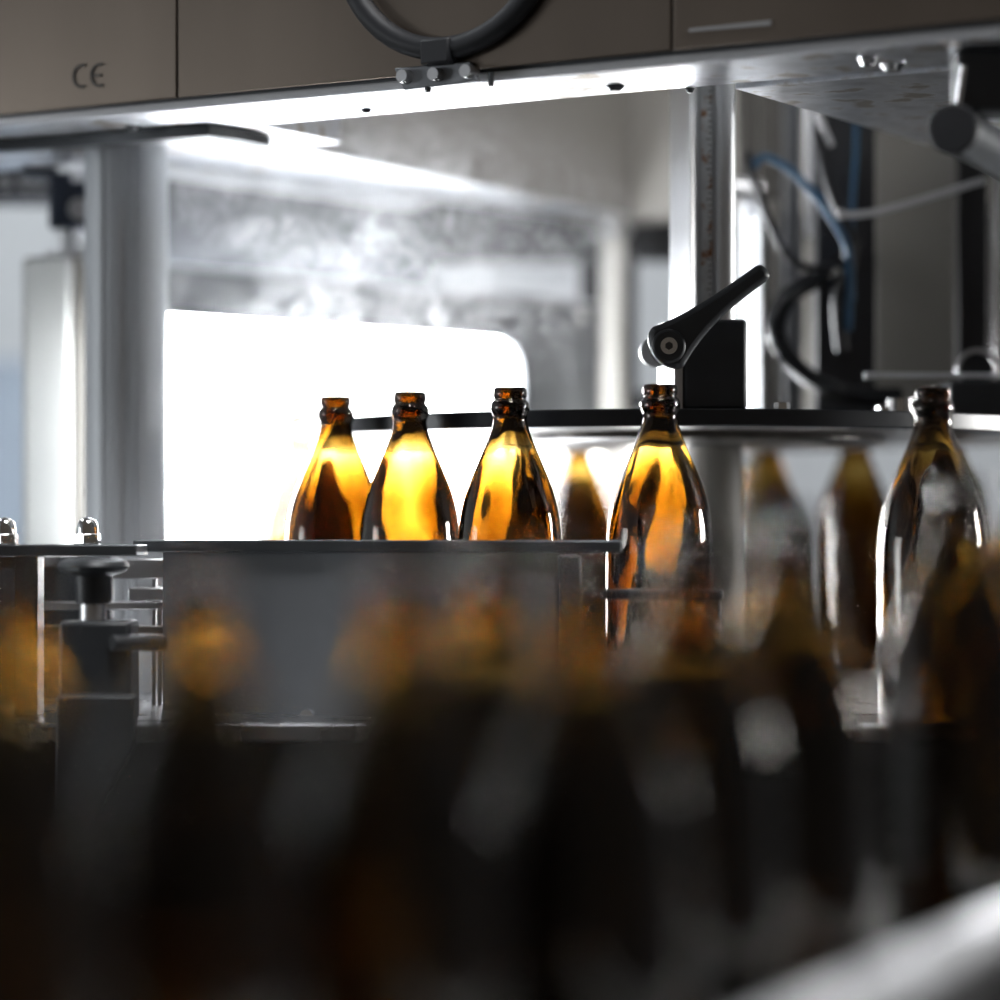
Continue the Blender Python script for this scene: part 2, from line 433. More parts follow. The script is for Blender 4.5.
vs = [w3(u, v, .012) for u, v in rrect(ui0 - .001, ui1 + .001, zl - .001, zw + .001, .034)]; nn = len(vs)
vs += [v + gn * .004 for v in vs]
pane = obj('pane', MB()._add(vs, [tuple(range(nn)), tuple(range(2 * nn - 1, nn - 1, -1))] + [(i, (i + 1) % nn, nn + (i + 1) % nn, nn + i) for i in range(nn)], False), 'pane', guard, 'glowing white backlit pane')
gk = obj('window_gasket', MB().loft([(w3(u, v, -.001), .0035) for u, v in rrect(ui0, ui1, zl, zw, .034) + [rrect(ui0, ui1, zl, zw, .034)[0]]], 8, False), 'rubber', guard)
obj('top_edge', MB().slab(gpt(xa, -.004), gpt(xd, -.004), .026, zt, zt + .006), 'alu', guard)
q = gpt(576, -.001); obj('rivet', MB().cyl((q.x, q.y, Z(317, q.y)), Vector((q.x, q.y, Z(317, q.y))) - gn * .008, .007, .005, 16), 'chrome', guard)

M['strip'] = emis('added_strip_glow', (1.0, .98, .94), 6.5)
M['glowpanel'] = emis('added_panel_glow', (1.0, .98, .94), 20.0)
q = gpt(565)
obj('added_glow_strip', MB().slab(gpt(530, -.013), gpt(602, -.013), .012, Z(481, q.y), Z(447, q.y)), 'strip', guard, 'added glow on the door leaf under the wheel')  # emitter added on the leaf to brighten the area under the wheel
# rear housing behind the guard's top gap
thing('rear_cover', MB().slab(gpt(190, .07), gpt(490, .07), .03, H + .15, ZU - .0005), 'darkpanel', 'dark grey rear cover in the steam above the guard door', 'cover', bevel=.002)
q = P(538, 214, 2.93)
rf = empty('rear_window_frame', P(600, 415, 3.00), 'dark frame at the back with two grey openings beside the cream post', 'frame')
yy = 3.00
zfl = ZD
obj('head_rail', MB().box(X(420, yy), X(735, yy), yy, yy + .04, Z(259, yy), ZU + .12), 'framedark', rf, bevel=.002)
obj('stile', MB().box(X(580, yy), X(606, yy), yy, yy + .04, zfl, Z(259, yy)), 'framedark', rf, bevel=.002)
obj('stile', MB().box(X(618, yy), X(637, yy), yy, yy + .04, zfl, Z(259, yy)), 'framedark', rf, bevel=.002)
obj('stile', MB().box(X(690, yy), X(735, yy), yy, yy + .04, zfl, Z(259, yy)), 'framedark', rf, bevel=.002)
obj('mid_rail', MB().box(X(637, yy), X(690, yy), yy, yy + .04, Z(410, yy), Z(392, yy)), 'framedark', rf, bevel=.002)
obj('added_glow_panel', MB().box(X(630, yy), X(692, yy), yy - .012, yy - .001, Z(556, yy), Z(447, yy)), 'glowpanel', rf, 'added glow panel hidden behind the bottle under the lever')  # emitter added behind the bottle to make its amber glow
cp = empty('cream_post', (X(613, 2.945), 2.945, ZD), 'slim round cream post with collar at the back, right of the guard door', 'post')
obj('tube', MB().cyl((X(613, 2.945), 2.945, ZD), (X(613, 2.945), 2.945, Z(212, 2.945)), .0125), 'cream', cp)
obj('collar', MB().cyl((X(613, 2.945), 2.945, Z(236, 2.945)), (X(613, 2.945), 2.945, Z(228, 2.945)), .017), 'steel', cp)
q = P(536, 214, 2.86)

# ------------------------------------------------------------------ deck, apron
deck = empty('machine_table', (.15, 2.6, 0), 'dark machine table with a steel top carrying the bottle wheel', 'table')
dk = [(-.75, 2.0), (.75, 2.0), (.95, 3.25), (-.75, 3.25)]
obj('table_top', MB().prism(dk, ZD - .012, ZD), 'deck', deck, bevel=.0015)
obj('apron', MB().box(-.75, .75, 2.012, 2.03, .12, ZD - .012), 'apron', deck)
for x, y in ((-.70, 2.08), (.66, 2.08), (-.70, 3.15), (.80, 3.15)):
    obj('leg', MB().box(x - .04, x + .04, y - .03, y + .05, 0, ZD - .012), 'apron', deck, bevel=.004)
obj('perforated_plate', MB().box(X(578, 2.2), X(640, 2.2), 2.06, 2.40, ZD, ZD + .0006), 'perf', deck, 'perforated steel plate')

# ------------------------------------------------------------------ bottle wheel
WC = Vector((.143, 2.46, 0)); RW = .305
whl = empty('bottle_carousel', (WC.x, WC.y, ZD), 'black-rimmed round bottle wheel with a steel underside above the table', 'wheel')
z0, z1 = H + .0855, H + .098
obj('rim', MB().lathe([(RW - .03, z0 - H), (RW + .002, z0 - H), (RW + .003, z0 - H + .001), (RW + .003, z1 - H - .001), (RW + .002, z1 - H), (RW - .03, z1 - H)], (WC.x, WC.y, H), 160, True), 'rim', whl, 'black plastic rim')
obj('disc', MB().lathe([(0, z0 + .0012 - H), (RW - .03, z0 + .0012 - H), (RW - .03, z1 - .001 - H), (0, z1 - .001 - H)], (WC.x, WC.y, H), 128), 'grease', whl, 'oily steel disc', angle=25)
obj('hub_ring', MB().lathe([(0, .0795), (.150, .0795), (.156, .082), (.156, .0878), (0, .0878)], (WC.x + .012, WC.y - .03, H), 128), 'grease', whl, angle=25)
obj('pedestal', MB().lathe([(.05, -.119), (.05, -.10), (.027, -.09), (.024, .0795)], (X(713, 2.42), 2.42, H), 40), 'graypanel', whl)
for px in (782,): 
    q = P(px, 409, 2.19); obj('bolt_head', MB().hexnut(q, .006, z1 - .001, z1 + .006), 'chrome', whl)

# ------------------------------------------------------------------ bottles
BH = .230
prof_mm = [(0, 11.4), (2, 12.1), (5.5, 12.2), (7, 11.6), (8.2, 11.6), (9.6, 13.0), (12, 14.1), (15, 14.2), (17, 13.6), (19, 12.6), (22, 12.2), (26, 12.8), (32, 14.6), (40, 17.6), (48, 20.9),
           (56, 24.3), (64, 27.6), (72, 30.7), (80, 33.2), (88, 35.0), (96, 36.2), (106, 37.1), (118, 37.5), (140, 37.6), (170, 37.6), (200, 37.6), (216, 37.4), (222, 36.6), (227, 34.6), (229.5, 31.5), (230, 28)]
def smooth(prof, sub=2):
    out = []
    for i in range(len(prof) - 1):
        for k in range(sub):
            t = k / sub; p0, p1, p2, p3 = prof[max(i - 1, 0)], prof[i], prof[i + 1], prof[min(i + 2, len(prof) - 1)]
            out.append(tuple(.5 * (2 * p1[j] + (p2[j] - p0[j]) * t + (2 * p0[j] - 5 * p1[j] + 4 * p2[j] - p3[j]) * t * t + (3 * p1[j] - p0[j] - 3 * p2[j] + p3[j]) * t ** 3) for j in (0, 1)))
    out.append(prof[-1]); return out
outer_p = smooth(prof_mm)
def bottle_mesh():
    o = [(r / 1000, BH - z / 1000) for z, r in outer_p]
    o.append((.018, .0022)); o.append((0, .0045))           # slightly domed base
    inn = []
    for z, r in outer_p:
        if z < 1: continue
        if z > 223: break
        base = 12.1 if z < 26 else r
        ri = base - (3.7 - 2.6 * min(1, z / 40) + 1.7 * max(0, min(1, (z - 46) / 34)))
        inn.append((ri / 1000, BH - z / 1000))
    inn += [(.024, .0085), (0, .0105)]
    prof = list(reversed(inn)) + [(.0092, BH + .0004), (.0105, BH + .0006)] + o
    ni = len(inn)
    def wob(j, a, z):
        if j >= ni - 8 or j < 2: return 0
        fz = .33 + .67 * max(0, min(1, (BH - z - .05) / .03))
        return fz * (.0007 * math.sin(2 * a + 25 * z) + .0005 * math.sin(3 * a - 30 * z + 1) + .00035 * math.sin(5 * a + 45 * z + 2.1) + .0002 * math.sin(8 * a - 60 * z))
    return MB().lathe(prof, (0, 0, 0), 80, False, wob)
first = obj('beer_bottle', bottle_mesh(), 'glass', origin=(0, 0, 0), angle=180)
used = [False]
def bottle(x, y, z, rot, label, group):
    if not used[0]: b = first; used[0] = True
    else: b = first.copy(); COL.objects.link(b)
    b.location = (x, y, z); b.rotation_euler = (0, 0, rot)
    return setp(b, label, 'bottle', group)
gw = 'amber bottles around the bottle wheel'
for px, d, dz, rot, lab in (
    (510, 2.14, 0, .3, 'sharp amber bottle whose mouth stands at the right end of the bright pane'),
    (660, 2.10, 0, 1.7, 'amber bottle directly under the black lever, its whole left edge glowing'),
    (410, 2.20, 0, 2.6, 'amber bottle standing against the bright pane, between two like it'),
    (335.5, 2.262, 0, 4.1, 'glare-washed amber bottle overlapped by a fainter one at its left'),
    (299, 2.56, 0, 5.2, 'faintest amber bottle, nearly lost in the glare beside the column'),
    (577, 2.795, 0, .9, 'blurred pale amber bottle under the wheel, between the two sharp ones'),
    (765, 2.79, 0, 2.2, 'dim blurred bottle beneath the wheel, just right of the pedestal'),
    (855, 2.745, 0, 3.3, 'dim blurred bottle beneath the wheel, second from the pedestal'),
    (948, 2.66, 0, 4.4, 'dim blurred bottle hidden mostly behind the dark one under the white rod'),
    (933, 2.02, -.006, .6, 'dark amber bottle under the white rod with white glints down its neck')):
    bottle(X(px, d), d, ZD + dz + .0007, rot, lab, gw)
# infeed bottles in the foreground, lower down
INC = .066                                          # the infeed climbs to the right and back
def zi(x, y):
    return H - .012 - BH + max(0, (x + .03) * .62 + (y - 1.0) * .78 - .06) * INC / .78
gi = 'blurred foreground bottles on the infeed conveyor'
FG = ((-8, .87, .2, 'big blurred foreground bottle cut off by the left edge of the picture'),
    (195, .95, 1.1, 'big blurred foreground bottle in front of the left end of the guide sheet'),
    (400, 1.00, 2.3, 'big blurred foreground bottle with the round yellow light spot at its mouth'),
    (490, 1.13, 3.2, 'blurred foreground bottle with the round orange-brown light spot at its mouth'),
    (588, 1.055, 4.0, 'dark blurred foreground bottle in front of the right end of the guide sheet'),
    (690, 1.19, 5.0, 'blurred foreground bottle in front of the bottle under the lever'),
    (790, 1.28, .7, 'blurred foreground bottle in front of the two dim wheel bottles'),
    (957, 1.49, 1.9, 'blurred foreground bottle with a long pale orange streak, in front of the dark one'),
    (1030, 1.66, 2.9, 'blurred foreground bottle cut off by the right edge of the picture'))
for px, d, rot, lab in FG:
    x = X(px, d); bottle(x, d, zi(x, d) + .0048, rot, lab, gi)
conv = empty('infeed_conveyor', (0, 1.3, 0), 'dark blurred infeed conveyor under the foreground bottles', 'conveyor')
def ramp(x0, x1, y0, y1, h0, h1, n=40):
    mb = MB(); vs, fs = [], []
    for i in range(n + 1):
        for k in range(n + 1):
            y = y0 + (y1 - y0) * k / n; xr = min(x1, -.028 + (y - .80) * .402); x = x0 + (xr - x0) * i / n
            vs.append((x, y, zi(x, y) + h1))
    m = (n + 1) ** 2
    vs += [(v[0], v[1], v[2] - h1 + h0) for v in vs[:m]]
    q = lambda i, k: i * (n + 1) + k
    for i in range(n):
        for k in range(n):
            fs.append((q(i, k), q(i + 1, k), q(i + 1, k + 1), q(i, k + 1))); fs.append((m + q(i, k), m + q(i, k + 1), m + q(i + 1, k + 1), m + q(i + 1, k)))
        fs.append((q(i, 0), m + q(i, 0), m + q(i + 1, 0), q(i + 1, 0))); fs.append((q(i, n), q(i + 1, n), m + q(i + 1, n), m + q(i, n)))
        fs.append((q(0, i), q(0, i + 1), m + q(0, i + 1), m + q(0, i))); fs.append((q(n, i), m + q(n, i), m + q(n, i + 1), q(n, i + 1)))
    return mb._add(vs, fs, False)
obj('belt', ramp(-.42, .40, .80, 1.76, -.03, -.0005), 'belt', conv)
obj('side_frame', ramp(-.41, .385, .82, 1.74, -.13, -.03), 'apron', conv)
for x, y in ((-.3, .95), (-.06, .95), (-.2, 1.70), (.28, 1.68)):
    obj('leg', MB().box(x - .025, x + .025, y - .025, y + .025, 0, zi(x, y) - .132), 'apron', conv, bevel=.003)
# bright guide tube lower right
r0 = Vector((.0958, 1.023, H - .1600 - .0125)); rdv = Vector((.373, .928, 0)).normalized()
gr = empty('guide_tube', r0, 'bright thick steel guide tube blurred in the lower right corner', 'rail')
obj('tube', MB().cyl(r0 - rdv * .25, r0 + rdv * .95, .0125, .0125, 40), 'rail', gr)
for t in (-.1, .62):
    q = r0 + rdv * t + Vector((.928, -.373, 0)) * .06
    obj('support', MB().cyl((q.x, q.y, 0), (q.x, q.y, q.z), .008, .008, 14).cyl((q.x, q.y, q.z), r0 + rdv * t, .007, .007, 14), 'apron', gr)

# ------------------------------------------------------------------ front guide (plate and curved sheet)
guide = empty('bottle_guide', (X(380, 2.05), 2.06, ZD), 'curved dark bottle guide with a plate edge, in front of the three bright bottles', 'guide')
path = [(622, 2.046), (590, 2.047), (560, 2.049), (480, 2.058), (400, 2.075), (320, 2.10), (230, 2.13), (138, 2.16)]
zp1 = H + .0035; zp0 = H - .0052
obj('guide_plate', ribbon([(X(a, b) , b, 0) for a, b in path], zp0, zp1, .016), 'plate', guide, bevel=.0012)
path2 = [(576, 2.049), (520, 2.053), (480, 2.058), (400, 2.075), (320, 2.10), (230, 2.13), (164, 2.152)]
obj('guide_sheet', ribbon([(X(a, b), b, 0) for a, b in path2], ZD, zp0, .003), 'sheet', guide, 'grey curved steel sheet')
obj('end_bracket', MB().box(X(558, 2.035), X(581, 2.035), 2.033, 2.052, ZD, zp0 - .001), 'black', guide, 'black end bracket', bevel=.002)
obj('sheet_screw', MB().cyl(P(306, 716, 2.098), P(306, 716, 2.108), .0045, .0045, 14), 'steel', guide)
# second finger across the bottle under the lever
fg = empty('guide_finger', (X(670, 2.03), 2.04, ZD), 'black horizontal guide finger across the bottle under the lever', 'guide')
obj('finger', MB().box(X(603, 2.03), X(724, 2.03), 2.026, 2.046, Z(600, 2.03), Z(589, 2.03)), 'black', fg, bevel=.002)
obj('stand', MB().box(X(700, 2.03), X(722, 2.03), 2.028, 2.044, ZD, Z(600, 2.03)), 'black', fg, bevel=.002)

# ------------------------------------------------------------------ left plate, knob, rails
lp = empty('nut_plate', (X(60, 2.1), 2.1, ZD), 'thin dark plate with two chrome acorn nuts in front of the grey post', 'plate')
obj('plate', MB().box(X(-80, 2.06), X(136, 2.06), 2.062, 2.13, Z(556, 2.06), Z(544.5, 2.06)), 'plate', lp, bevel=.001)
obj('plate_leg', MB().box(X(-60, 2.08), X(-30, 2.08), 2.075, 2.11, ZD, Z(556, 2.06)), 'apron', lp)
obj('plate_leg', MB().box(X(17, 2.1), X(40, 2.1), 2.09, 2.12, ZD, Z(556, 2.06)), 'black', lp, bevel=.001)
for px in (5, 87.5):
    q = P(px, 544, 2.095); zz = Z(544.5, 2.06)
    a = obj('acorn_nut', MB().hexnut(q, .0098, zz, zz + .0075, .4), 'chrome', lp, 'chrome acorn nut', bevel=.0008)
    obj('dome', MB().lathe([(.0076, .0070), (.0076, .0115), (.0070, .0145), (.0055, .0172), (.003, .0188), (0, .0193)], (q.x, q.y, zz), 24), 'chrome', a)
obj('dark_backing', MB().box(X(-60, 2.3), X(112, 2.3), 2.30, 2.306, ZD, Z(556, 2.3)).box(X(36, 2.3), X(60, 2.3), 2.12, 2.301, Z(566, 2.3), Z(556, 2.3)), 'black', lp)  # black sheet added to darken the gaps below the plate
kn = empty('clamping_knob', (X(93, 2.02), 2.02, ZD), 'black mushroom knob on a dark pedestal under the nut plate', 'knob')
kc = (X(93, 2.03), 2.03)
obj('knob_cap', MB().lathe([(0, Z(557, 2.03)), (.016, Z(557.5, 2.03)), (.0225, Z(561, 2.03)), (.0245, Z(566, 2.03)), (.022, Z(571, 2.03)), (.0125, Z(576, 2.03)), (.0115, Z(604, 2.03)), (0, Z(604, 2.03))], (kc[0], kc[1], 0), 40), 'black', kn)
obj('stem', MB().cyl((kc[0], kc[1], Z(622, 2.03)), (kc[0], kc[1], Z(603, 2.03)), .009), 'steel', kn)
obj('pedestal', MB().box(X(60, 2.01), X(131, 2.01), 2.006, 2.055, ZD, Z(621, 2.01)), 'black', kn, bevel=.003)
obj('foot_bracket', MB().xprism([(X(60, 1.99), ZD + .02), (X(136, 1.99), ZD + .02), (X(134, 1.99), Z(745, 1.99)), (X(66, 1.99), Z(872, 1.99)), (X(60, 1.99), Z(872, 1.99))], 1.975, 1.999), 'black', kn, bevel=.002)
obj('clamp_arm', MB().cyl(P(112, 643, 2.0), P(163, 643, 2.02), .0055, .0055, 16), 'black', kn)
for k, (y0, y1, a, b, d, mt, lab) in enumerate(((559, 579, 112, 176, 2.19, 'steel', 'bright flat steel bar under the left end of the bottle guide, uppermost of four'),
                               (588, 601, 128, 176, 2.19, 'steel', 'short bright steel bar, second from the top under the bottle guide'),
                               (602, 610, 40, 176, 2.20, 'steel', 'long thin steel bar behind the black knob stem, third from the top'),
                               (626, 634, 40, 176, 2.20, 'grease', 'dull long steel bar behind the black knob pedestal, lowest of four'))):
    r = empty('side_rail', (X(150, d), d + .01, ZD), lab, 'rail', 'steel side rails left of the bottle guide')
    obj('bar', MB().box(X(a, d), X(b, d), d, d + .025, Z(y1, d), Z(y0, d)), mt, r, bevel=.001)
    px = 150 + 6 * k
    obj('prop', MB().box(X(px - 2, d), X(px + 2, d), d + .03, d + .034, ZD, Z(y0, d) - .001).box(X(px - 2, d), X(px + 2, d), d + .024, d + .031, Z(y1, d) + .001, Z(y0, d) - .001), 'steel', r)

# ------------------------------------------------------------------ height column with clamp and lever
hc = empty('height_column', (X(703, 2.25), 2.25, z1), 'stainless height column with rusty scale strip and black clamp lever', 'column')
yc = 2.25
obj('angled_rail', MB().prism([(X(669, 2.285), 2.285), (X(690, 2.235), 2.235), (X(697, 2.24), 2.24), (X(699, 2.285), 2.285)], z1, TOP), 'steel', hc, 'bright steel rail', bevel=.0015)
obj('tube', MB().cyl((X(724, yc), yc, z1), (X(724, yc), yc, TOP), .0086), 'tube', hc)
obj('web', MB().box(X(690, yc), X(720, yc), yc - .001, yc + .012, z1, TOP), 'alu', hc)
sc_ = obj('scale_strip', MB().box(X(701, yc), X(712, yc), yc - .0022, yc - .0008, z1, TOP), 'scale', hc, 'rust-stained scale strip')
mb = MB()
for k in range(44):
    z = Z(320, yc) + k * .0045; w = .0042 if k % 5 == 0 else .0024
    mb.box(X(711.5, yc) - w, X(711.5, yc), yc - .0024, yc - .0021, z, z + .0007)
t = obj('tick_marks', mb, 'ink', sc_); t['kind'] = 'stuff'
yb = 2.178
blk = obj('clamp_block', MB().box(X(683, yb), X(747, yb), yb, yb + .05, z1 + .0001, Z(319, yb)), 'black', hc, 'black clamp block', bevel=.003)
obj('clamp_sleeve', MB().prism([(X(658, yb + .048), yb + .048), (X(674, yb), yb), (X(682.5, yb), yb), (X(682, yb + .048), yb + .048)], z1 + .0001, Z(320, yb)), 'steel', hc, 'pale clamp sleeve')
pv = P(668, 347, 2.135)
obj('pivot_barrel', MB().cyl(P(654, 352, 2.20), P(657, 351, 2.15), .0115, .0115, 28), 'whitepaint', hc, 'pale pivot barrel', bevel=.001)
lv = MB()
dirv = Vector((97, 0, 76)).normalized(); dirn = Vector((-dirv.z, 0, dirv.x))
L = 126 / F * 2.135
ol = []
def lw(t):   # half width along the lever
    return (.0125 * (1 - t) ** 3 + .0073) if t < .93 else .0073 * math.sqrt(max(0, 1 - ((t - .93) / .07) ** 2)) 
ts = [k / 40 for k in range(41)]
upl = [pv + dirv * (L * t) + dirn * (lw(t) * .9 + .0012 * math.sin(PI * t)) for t in ts]
dnl = [pv + dirv * (L * t) - dirn * (lw(t) * .9 - .0012 * math.sin(PI * t)) for t in ts]
cap = [pv - dirv * (.0125 * math.cos(a)) * .95 + dirn * (.0178 * math.sin(a)) for a in [PI / 2 * .9 * (1 - 2 * k / 12) * -1 for k in range(13)]]
poly = [(p.x, p.z) for p in upl] + [(p.x, p.z) for p in reversed(dnl[:-1])] + [(p.x, p.z) for p in cap]
lev = obj('lever', lv.xprism(poly, pv.y - .010, pv.y + .010), 'black', hc, 'black lever handle', bevel=.004)
lb = obj('lever_boss', MB().cyl(pv + Vector((0, .03, 0)), pv - Vector((0, .012, 0)), .0122, .0122, 32), 'black', lev, bevel=.002)
obj('lever_screw', MB().cyl(pv - Vector((0, .011, 0)), pv - Vector((0, .0135, 0)), .0064, .006, 24), 'chrome', lev)
obj('hex_socket', MB().cyl(pv - Vector((0, .0134, 0)), pv - Vector((0, .0137, 0)), .0030, .0030, 6), 'ink', lev)

# ------------------------------------------------------------------ right background
yr = 2.82
def upright(name, px0, px1, d, py0, py1, mat, label, cat, t=.03):
    return thing(name, MB().box(X(px0, d), X(px1, d), d, d + t, Z(py1, d) if py1 else ZD, min(Z(py0, d), 99)), mat, label, cat, bevel=.002)
wb = empty('white_actuator', (X(755, 2.6), 2.62, z1), 'narrow white upright actuator right of the height column', 'actuator')
obj('body', MB().prism([(X(739, 2.62), 2.62), (X(761, 2.592), 2.592), (X(764, 2.62), 2.62), (X(757, 2.65), 2.65)], z1, Z(203, 2.6)), 'whitepaint', wb, bevel=.002)
obj('cover_edge', MB().box(X(769, 2.6), X(777, 2.6), 2.60, 2.64, z1, Z(200, 2.6)), 'graypanel', wb, bevel=.001)
q = P(750, 213, 2.602); obj('screw', MB().cyl(q, q - Vector((0, .004, 0)), .005, .004, 16), 'chrome', wb)
obj('spindle', MB().cyl(P(728, 190, 2.62), P(762, 193, 2.62), .011, .011, 20), 'steel', wb)
obj('spindle_mount', MB().box(X(742, 2.62), X(752, 2.62), 2.605, 2.635, Z(203, 2.6), Z(186, 2.6)), 'steel', wb)
upright('machine_upright', 738, 758, 2.67, 60, 415, 'upright', 'brown-grey upright just right of the height column, behind the white actuator', 'upright')
upright('machine_upright', 761, 783, 2.66, 60, 415, 'upright', 'steel upright between the height column and the dark cable bay', 'upright')
upright('machine_upright', 786, 803, 2.68, 60, 415, 'darkpanel', 'narrow dark upright left of the pale thin strip', 'upright')
upright('pale_strip', 806, 815, 2.60, 95, 236, 'whitepaint', 'thin pale strip hanging left of the black cable bay', 'strip', .006)
upright('black_cover', 816, 876, 2.525, 40, 415, 'cable', 'tall black cover behind the tangled cables', 'cover')
upright('grey_cabinet', 876, 955, 2.52, 60, 408, 'graypanel', 'tall warm grey cabinet panel behind the white cable tie', 'cabinet')
upright('black_upright', 957, 989, 2.56, 60, 408, 'cable', 'black upright between the grey cabinet and the bright steel tube', 'upright')
upright('added_backing_panel', 730, 1040, 2.95, 60, 415, 'graypanel', 'brown-grey backing panel added behind the right uprights to block the bright hall', 'panel', .02)  # added to block the bright hall behind the uprights
th = thing('steel_tube', MB().cyl((X(999, 2.55), 2.55, z1), (X(999, 2.55), 2.55, Z(163, 2.55)), .0075), 'chrome', 'bright upright steel tube at the right edge', 'tube')
# cables
thing('blue_hose', MB().tube([P(754, 168, 2.474), P(757, 161, 2.472), P(768, 158, 2.470), P(790, 170, 2.469), P(815, 195, 2.470), P(834, 222, 2.472), P(846, 244, 2.478), P(850, 275, 2.488), P(848, 330, 2.498)], .0036), 'hose', 'blue air hose arching left of the black cable bay', 'hose')
thing('blue_hose', MB().tube([P(856, 100, 2.498), P(856, 150, 2.497), P(853, 200, 2.496), P(851, 250, 2.496), P(853, 300, 2.499)], .0022), 'hose', 'dim blue hose hanging straight down over the black cover', 'hose')
thing('black_cable', MB().tube([P(748, 152, 2.474), P(750, 170, 2.471), P(760, 195, 2.469), P(771, 225, 2.467), P(783, 250, 2.468), P(800, 265, 2.472), P(822, 268, 2.480), P(845, 262, 2.491), P(858, 240, 2.498)], .0034), 'cable', 'thin black cable looping down from beside the height column', 'cable')
thing('black_cable', MB().tube([P(818, 110, 2.503), P(822, 150, 2.496), P(832, 190, 2.494), P(845, 225, 2.492), P(850, 262, 2.492), P(838, 300, 2.494), P(842, 350, 2.503)], .006), 'cable', 'thick black cable hanging through the cable bay', 'cable')
thing('pale_strap', MB().tube([P(817, 112, 2.494), P(824, 130, 2.494), P(831, 146, 2.495)], .003, 8), 'tie', 'short slanted pale strap below the hood arm', 'strap')
thing('cable_tie', MB().tube([P(838, 214, 2.455), P(853, 215, 2.455), P(880, 211, 2.455), P(930, 197, 2.455), P(984, 180, 2.455)], lambda t: .0028 if t > .12 else .004, 10), 'tie', 'white cable tie sticking out to the right from the blue hose', 'cable tie')
cond = [P(846, 262, 2.525), P(822, 276, 2.503), P(796, 290, 2.486), P(779, 310, 2.475), P(776, 335, 2.469), P(788, 358, 2.466), P(808, 376, 2.466), P(832, 389, 2.469), P(862, 396, 2.475), P(900, 397, 2.486)]
def rib(pts, r, n_):
    mb = MB(); pts = [Vector(p) for p in pts]; fine = []
    for i in range(len(pts) - 1):
        p0, p1, p2, p3 = pts[max(i - 1, 0)], pts[i], pts[i + 1], pts[min(i + 2, len(pts) - 1)]
        for k in range(16):
            t = k / 16
            fine.append(.5 * ((2 * p1) + (p2 - p0) * t + (2 * p0 - 5 * p1 + 4 * p2 - p3) * t * t + (3 * p1 - p0 - 3 * p2 + p3) * t ** 3))
    fine.append(pts[-1])
    return mb.loft([(p, r * (1.0 if i % 2 else .84)) for i, p in enumerate(fine)], 20)
thing('corrugated_conduit', rib(cond, .0085, 80), 'gloss', 'black corrugated conduit curving down behind the clamp block', 'conduit', angle=80)
# hinge tube under the hood, upper right
tb = empty('capped_tube', P(960, 130, 1.98), 'dark round tube with a black end cap under the hood corner', 'tube')
p0 = P(954, 129, 1.92)
ax = (P(1040, 180, 2.25) - p0).normalized()
obj('tube', MB().cyl(p0, p0 + ax * .30, .0155, .0155, 40), 'plate', tb, bevel=.001)
obj('end_cap', MB().loft([(p0 + ax * .002, .0163), (p0 - ax * .004, .0163), (p0 - ax * .006, .0145), (p0 - ax * .0065, .0001)], 40), 'rubber', tb, 'black plastic end cap')
br = P(985, 100, 1.95)
obj('bracket', MB().box(X(957, 1.95), X(1050, 1.95), 1.945, 1.985, Z(112, 1.95), ZU), 'black', tb, bevel=.003)
q = P(961, 82, 1.94)
obj('bracket_rod', MB().cyl(P(958, 105, 1.94), P(964, 66, 1.94), .0022, .0022, 10), 'chrome', tb)
# white rod and fittings
wr = empty('white_rod', P(930, 376, 2.36), 'white horizontal rod on a black block at the right, above the dark bottle', 'rod')
obj('rod', MB().tube([P(864, 376, 2.37), P(872, 375.5, 2.37), P(890, 375, 2.37), P(950, 375.5, 2.37), P(1060, 376, 2.37)], lambda t: .0026 if t < .35 else .002, 14), 'whitepaint', wr)
obj('block', MB().box(X(948, 2.39), X(1050, 2.39), 2.385, 2.44, z1, Z(380, 2.39)), 'black', wr, bevel=.003)
obj('ring', MB().loft([(P(977, 370, 2.40) + Vector((.0155 * math.cos(2 * PI * k / 32), 0, .0155 * math.sin(2 * PI * k / 32))), .002) for k in range(33)], 10, False), 'steel', wr)
obj('ring_core', MB().cyl(P(977, 370, 2.402), P(977, 370, 2.42), .0125, .0125, 24), 'rubber', wr)
obj('rod_stay', MB().cyl(P(1010, 376, 2.37), P(1010, 385, 2.41), .003, .003, 10), 'steel', wr)
ft = thing('steel_fitting', MB().cyl((X(900, 2.3), 2.3, z1), (X(900, 2.3), 2.3, z1 + .014), .012, .010, 24).cyl((X(884, 2.3), 2.3, z1), (X(884, 2.3), 2.3, z1 + .008), .006, .006, 16), 'chrome', 'shiny steel fitting on the wheel beside the dark bottle neck', 'fitting')
hx = thing('hex_bolt', MB().hexnut(P(757, 404, 2.3), .0085, z1, z1 + .006, .2), 'chrome', 'hex bolt at the foot of the white actuator on the wheel', 'bolt', bevel=.0006)

